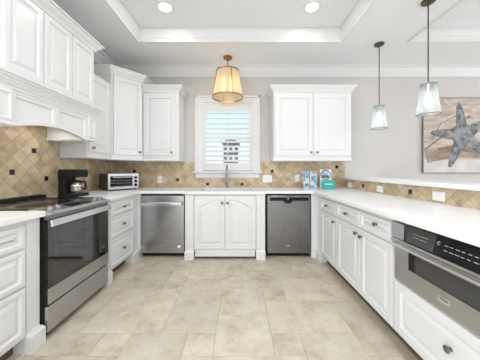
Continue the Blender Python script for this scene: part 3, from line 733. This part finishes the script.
M['darkprint'] = noise_mix(mat('dark_picture_print', (.05, .05, .06), .4), (.03, .035, .03), (.30, .24, .16), 26)
disc(0, .066, .212, M['leaf'], 'round_picture'); disc(.066, .076, .212, M['panelgrey'], 'round_border')
mt = Matrix.Translation((0, .008, .002)) @ Matrix.Rotation(math.radians(-5), 4, 'X')
obj('dark_motif', box(BM(), -.075, .025, -.0030, -.0014, .165, .205, mtx=mt), M['darkprint'], pg)

# ------------------------------------------------------------------ sockets and switches
def cover(label, loc, rz, w, h, kind, group):
    t = thing('outlet_cover' if kind != 'switch' else 'switch_plate', label, 'outlet' if kind != 'switch' else 'switch', loc, rz, group)
    obj('plate', bx(-w/2, w/2, -.007, 0, -h/2, h/2), M['plate'], t, bevel=.002)
    if kind == 'v':
        for z in (-.022, .022): obj('socket', bx(-.015, .015, -.0085, -.007, z-.014, z+.014), M['plate'], t, bevel=.001); 
        b = BM()
        for z in (-.022, .022): 
            for x in (-.007, .007): box(b, x-.0014, x+.0014, -.0088, -.0083, z-.004, z+.007)
        obj('slots', b, M['slot'], t)
    elif kind == 'h':
        for z in (-.022, .022): obj('socket', bx(z-.014, z+.014, -.0085, -.007, -.015, .015), M['plate'], t, bevel=.001)
        b = BM()
        for z in (-.022, .022):
            for x in (-.007, .007): box(b, z-.004, z+.007, -.0088, -.0083, x-.0014, x+.0014)
        obj('slots', b, M['slot'], t)
    else:
        for x in (-.036, .036): obj('rocker', bx(x-.016, x+.016, -.0105, -.007, -.032, .032), M['plate'], t, bevel=.002)
    return t
yb = YB-.0095
g = 'outlet and switch plates on the tiled splashbacks'
cover('white upright outlet plate on the tiles between the toaster oven and the window', (-1.32, yb, 1.045), 0, .078, .118, 'v', g)
cover('wide white double switch plate on the tiles just right of the window', (.45, yb, 1.055), 0, .155, .118, 'switch', g)
cover('white upright outlet plate on the tiles just left of the pale brochure', (.945, yb, 1.065), 0, .075, .118, 'v', g)
xh = XH-.0095
cover('white sideways outlet plate below the bar nearest the back corner', (xh, 3.447, .966), -R90, .118, .078, 'h', g)
cover('white sideways outlet plate below the bar midway, between two black accent tiles', (xh, 2.707, .968), -R90, .118, .078, 'h', g)
cover('white sideways outlet plate below the bar above the microwave drawer', (xh, 1.906, .974), -R90, .118, .078, 'h', g)

# ------------------------------------------------------------------ lamps
for x, lab in ((-.85, 'left round recessed ceiling light glowing in the tray ceiling'), (.815, 'right round recessed ceiling light glowing in the tray ceiling')):
    t = thing('recessed_light', lab, 'ceiling light', (x, 2.514, HT), 0, 'recessed ceiling lights')
    b = BM(); lp = [[Vector((r*math.cos(2*PI*i/32), r*math.sin(2*PI*i/32), z)) for i in range(32)] for r, z in ((.095, 0), (.092, -.006), (.074, -.008), (.070, -.002), (.070, 0))]
    rings(b, lp, False, False); obj('trim_ring', b, M['trim'], t, smooth=True)
    b = BM(); lathe(b, [(.069, -.001), (.069, -.004), (.03, -.006)], 32); obj('lens', b, M['lamp'], t)
    l = bpy.data.lights.new('tray_area_light', 'AREA'); l.shape = 'DISK'; l.size = .13; l.energy = 3.5; l.color = (1, .98, .95)
    o = bpy.data.objects.new('tray_area_light', l); o.location = (0, 0, -.012); C.objects.link(o); o.parent = t
# brass pendant over the sink
pd = thing('pendant_lamp', 'brass pendant lamp with a wide tapered cream shade hanging before the window', 'pendant lamp', (-.183, 3.32, H))
b = BM(); lathe(b, [(.066, 0), (.066, -.022), (.060, -.028), (.012, -.030)], 28); obj('canopy', b, M['brass'], pd, smooth=True)
zt, zb, rt, rb = 2.675-H, 2.285-H, .166, .230
b = BM(); lathe(b, [(.008, -.03), (.008, zt-.02)], 12); obj('rod', b, M['brass'], pd, smooth=True)
b = BM(); n = 48; lp = [[Vector((r*math.cos(2*PI*i/n), r*math.sin(2*PI*i/n), z)) for i in range(n)] for r, z in ((rt-.003, zt), (rb-.003, zb))]
sd = obj('shade', rings(b, lp, False, False), M['linen'], pd, smooth=True)
def hoop(r, z, hgt, th, parent, m, name):
    q = BM(); n = 48; lp = [[Vector((rr*math.cos(2*PI*i/n), rr*math.sin(2*PI*i/n), zz)) for i in range(n)] for rr, zz in ((r-th, z-hgt/2), (r+th, z-hgt/2), (r+th, z+hgt/2), (r-th, z+hgt/2))]
    return obj(name, rings(q, lp+[lp[0]], False, False), m, parent)
hoop(rt, zt, .016, .004, pd, M['brass'], 'top_hoop'); hoop(rb, zb, .016, .005, pd, M['brass'], 'bottom_hoop')
for k in range(4):
    a = math.radians(-70+90*k)
    obj('shade_rib', tube(BM(), [(rt*math.cos(a), rt*math.sin(a), zt), (rb*math.cos(a), rb*math.sin(a), zb)], .007, 8), M['brass'], pd, smooth=True)
b = BM()
for k in range(2): tube(b, [(0, 0, zt-.012), (rt*math.cos(PI*k+.4), rt*math.sin(PI*k+.4), zt-.002)], .004, 8)
lathe(b, [(.012, zt-.02), (.012, zt-.08), (.02, zt-.09)], 12); obj('spider', b, M['brass'], pd, smooth=True)
for s in (-1, 1):
    b = BM(); lathe(b, [(.012, zt-.30), (.026, zt-.28), (.030, zt-.25), (.024, zt-.21), (.013, zt-.18), (.012, zt-.10)], 16, Matrix.Translation((.055*s, 0, 0))); obj('bulb', b, M['bulb_warm'], pd, smooth=True)
    l = bpy.data.lights.new('pendant_light', 'POINT'); l.energy = .55; l.shadow_soft_size = .04; l.color = (1, .78, .48)
    o = bpy.data.objects.new('pendant_light', l); o.location = (.055*s, -.0, zt-.33); C.objects.link(o); o.parent = pd
# two ribbed glass pendants over the bar
def bar_pendant(x, y, lab):
    pd = thing('glass_pendant_lamp', lab, 'pendant lamp', (x, y, H), 0, 'glass pendants over the bar')
    b = BM(); lathe(b, [(.060, 0), (.060, -.014), (.052, -.022), (.012, -.026)], 28); obj('canopy', b, M['bronze'], pd, smooth=True)
    zt, zb = 2.05-H, 1.755-H
    b = BM(); lathe(b, [(.006, -.025), (.006, zt-.01)], 10); obj('rod', b, M['bronze'], pd, smooth=True)
    n = 96
    def rad(a, R): return R*(1+.10*abs(math.cos(2*(a-.5)))-.10)*(1+.012*math.cos(32*a))
    lp = [[Vector((rad(2*PI*i/n, R)*math.cos(2*PI*i/n), rad(2*PI*i/n, R)*math.sin(2*PI*i/n), z)) for i in range(n)] for R, z in ((.069, zt), (.073, zt-.05), (.086, zt-.18), (.097, zb+.03), (.101, zb))]
    g = obj('glass_shade', rings(BM(), lp, False, False), M['frost'], pd, smooth=True)
    for R, z, nm in ((.070, zt, 'top_rim'), (.102, zb, 'bottom_rim')):
        q = [[Vector(((rad(2*PI*i/n, R)+d)*math.cos(2*PI*i/n), (rad(2*PI*i/n, R)+d)*math.sin(2*PI*i/n), z+e)) for i in range(n)] for d, e in ((-.001, -.004), (.002, -.004), (.002, .004), (-.001, .004))]
        obj(nm, rings(BM(), q+[q[0]], False, False), M['pewter'], pd)
    b = BM(); lathe(b, [(.058, zt+.0005), (.02, zt+.004), (.015, zt-.01), (.015, zt-.07), (.02, zt-.075)], 24); obj('lamp_holder', b, M['chrome'], pd, smooth=True)
    b = BM(); lathe(b, [(.010, zt-.215), (.026, zt-.20), (.032, zt-.17), (.028, zt-.13), (.014, zt-.09), (.013, zt-.075)], 16); obj('bulb', b, M['bulb_cool'], pd, smooth=True)
    l = bpy.data.lights.new('pendant_light', 'POINT'); l.energy = .3; l.shadow_soft_size = .04; l.color = (.93, .98, 1)
    o = bpy.data.objects.new('pendant_light', l); o.location = (0, 0, zt-.25); C.objects.link(o); o.parent = pd
bar_pendant(1.865, 2.976, 'ribbed glass pendant lamp over the bar, the one nearer the back wall')
bar_pendant(1.882, 2.22, 'ribbed glass pendant lamp over the bar, larger one hanging before the starfish picture')

# ------------------------------------------------------------------ starfish picture
PX0, PX1, PZ0, PZ1 = 3.0, 4.25, 1.15, 2.385
pc = thing('starfish_picture', 'large framed picture of a grey starfish on weathered tan boards', 'picture', (PX0, YB, PZ0))
PWd, PHt = PX1-PX0, PZ1-PZ0
m = mat('weathered_board_print', (.5, .42, .36), .7)
t = N(m, 'ShaderNodeTexCoord'); mp = N(m, 'ShaderNodeMapping'); mp.inputs['Rotation'].default_value = (0, math.radians(35), 0); mp.inputs['Scale'].default_value = (1.2, 1, 7)
n = N(m, 'ShaderNodeTexNoise'); n.inputs['Scale'].default_value = 2.2; n.inputs['Detail'].default_value = 6
r = N(m, 'ShaderNodeValToRGB'); e = r.color_ramp.elements; e[0].position = .3; e[0].color = (.36, .28, .23, 1); e[1].position = .7; e[1].color = (.66, .565, .50, 1)
L(m, t.outputs['Object'], mp.inputs[0]); L(m, mp.outputs[0], n.inputs['Vector']); L(m, n.outputs['Fac'], r.inputs[0]); L(m, r.outputs[0], P(m).inputs['Base Color'])
cv = obj('canvas', bx(.008, PWd-.008, -.030, -.002, .008, PHt-.008), m, pc)
M['picframe'] = noise_mix(mat('grey_picture_frame', (.2, .2, .2), .4), (.16, .16, .165), (.24, .24, .245), 10)
b = BM(); box(b, 0, .008, -.036, -.001, 0, PHt); box(b, PWd-.008, PWd, -.036, -.001, 0, PHt); box(b, .008, PWd-.008, -.036, -.001, 0, .008); box(b, .008, PWd-.008, -.036, -.001, PHt-.008, PHt)
obj('frame', b, M['picframe'], pc)
def strip(pts, w, y, m_, name):
    q = BM(); n = len(pts); lf, rg = [], []
    for i, p in enumerate(pts):
        a = Vector(pts[max(i-1, 0)]); c_ = Vector(pts[min(i+1, n-1)]); dd = (c_-a).normalized(); nn = Vector((-dd.y, dd.x))*w/2
        lf.append(Vector(p)+nn); rg.append(Vector(p)-nn)
    cl = lambda v: (min(max(v.x, .009), PWd-.009), min(max(v.y, .009), PHt-.009))
    for y_ in (0,):
        vs = [[q.verts.new((cl(v)[0], y-.0003*0, cl(v)[1])) for v in s] for s in (lf, rg)]
        vb = [[q.verts.new((cl(v)[0], y+.0012, cl(v)[1])) for v in s] for s in (lf, rg)]
        for i in range(n-1):
            q.faces.new((vs[0][i], vs[0][i+1], vs[1][i+1], vs[1][i])); q.faces.new((vb[0][i], vb[1][i], vb[1][i+1], vb[0][i+1]))
            q.faces.new((vs[0][i], vb[0][i], vb[0][i+1], vs[0][i+1])); q.faces.new((vs[1][i], vs[1][i+1], vb[1][i+1], vb[1][i]))
    return obj(name, q, m_, cv)
M['rope'] = noise_mix(mat('pale_rope_print', (.6, .5, .42), .7), (.50, .41, .34), (.66, .56, .48), 14, stretch=(1, 1, 1))
M['shadowprint'] = noise_mix(mat('brown_gap_shade_print', (.2, .14, .11), .7), (.16, .115, .09), (.28, .21, .17), 8)
strip([(.02, .38), (.35, .62), (.75, .92), (1.1, 1.2)], .025, -.0312, M['shadowprint'], 'printed_gap_shade')
strip([(.35, 1.2), (.60, .98), (.85, .70), (1.2, .42)], .05, -.0314, M['rope'], 'rope')
strip([(.20, .62), (.34, .85), (.55, .98), (.80, .96), (1.0, .80)], .04, -.0318, M['rope'], 'rope')
strip([(.80, 1.0), (1.0, 1.13), (1.2, 1.2)], .07, -.0316, M['rope'], 'rope')
strip([(.14, .54), (.30, .82), (.52, .93), (.76, .90)], .014, -.0320, M['shadowprint'], 'printed_gap_shade')
M['sandprint'] = noise_mix(mat('pale_grey_print', (.6, .58, .56), .7), (.56, .53, .51), (.68, .65, .63), 5)
strip([(.0, .10), (PWd, .10)], .24, -.0308, M['sandprint'], 'pale_board')
M['midprint'] = noise_mix(mat('brown_shade_print', (.3, .24, .2), .7), (.25, .19, .155), (.42, .34, .285), 6)
strip([(.05, .26), (.5, .36), (1.0, .34), (1.2, .40)], .20, -.0310, M['midprint'], 'printed_shade')  # brown shading of the picture, laid in as print colour
strip([(.25, .36), (.55, .42), (.95, .36)], .10, -.0312, M['shadowprint'], 'printed_gap_shade')  # shadow below the starfish, printed as dark brown
# starfish: five arms, slightly raised
ccx, ccz = (461.5-422)/60.5, (173-135)/60.5
tips = [((457.3-422)/60.5, (173-103)/60.5), ((492-422)/60.5, (173-122)/60.5+.06), ((489-422)/60.5, (173-154)/60.5-.04), ((448-422)/60.5, (173-167.5)/60.5), ((429.5-422)/60.5, (173-133)/60.5+.0)]
b = BM(); out = []
for i, (tx, tz) in enumerate(tips):
    a = math.atan2(tz-ccz, tx-ccx); R = math.hypot(tx-ccx, tz-ccz); d_ = Vector((math.cos(a), math.sin(a))); nn = Vector((d_.y, -d_.x))
    seq = [(.30, .125), (.5, .108), (.72, .085), (.88, .062), (.97, .035), (1.0, 0)]
    pts = [(s, -w) for s, w in seq] + [(s, w) for s, w in reversed(seq[:-1])]
    pts = [(s, -w) for s, w in pts]
    out += [Vector((ccx, ccz)) + d_*R*s + nn*(-w*.72) for s, w in pts]
lp0 = [Vector((p.x, -.031, p.y)) for p in out]; lp1 = [Vector((ccx+(p.x-ccx)*.97, -.036, ccz+(p.y-ccz)*.97)) for p in out]
lp2 = [Vector((ccx+(p.x-ccx)*.5, -.041, ccz+(p.y-ccz)*.5)) for p in out]
rings(b, [lp0, lp1], True, False); vs = [v for v in b.verts][len(out):]
cvt = b.verts.new((ccx, -.038, ccz))
for i in range(len(out)): b.faces.new((vs[i], vs[(i+1) % len(out)], cvt))
M['star'] = noise_mix(mat('grey_starfish_print', (.2, .2, .21), .8), (.085, .095, .105), (.32, .335, .345), 13, detail=9)
obj('starfish', b, M['star'], cv)
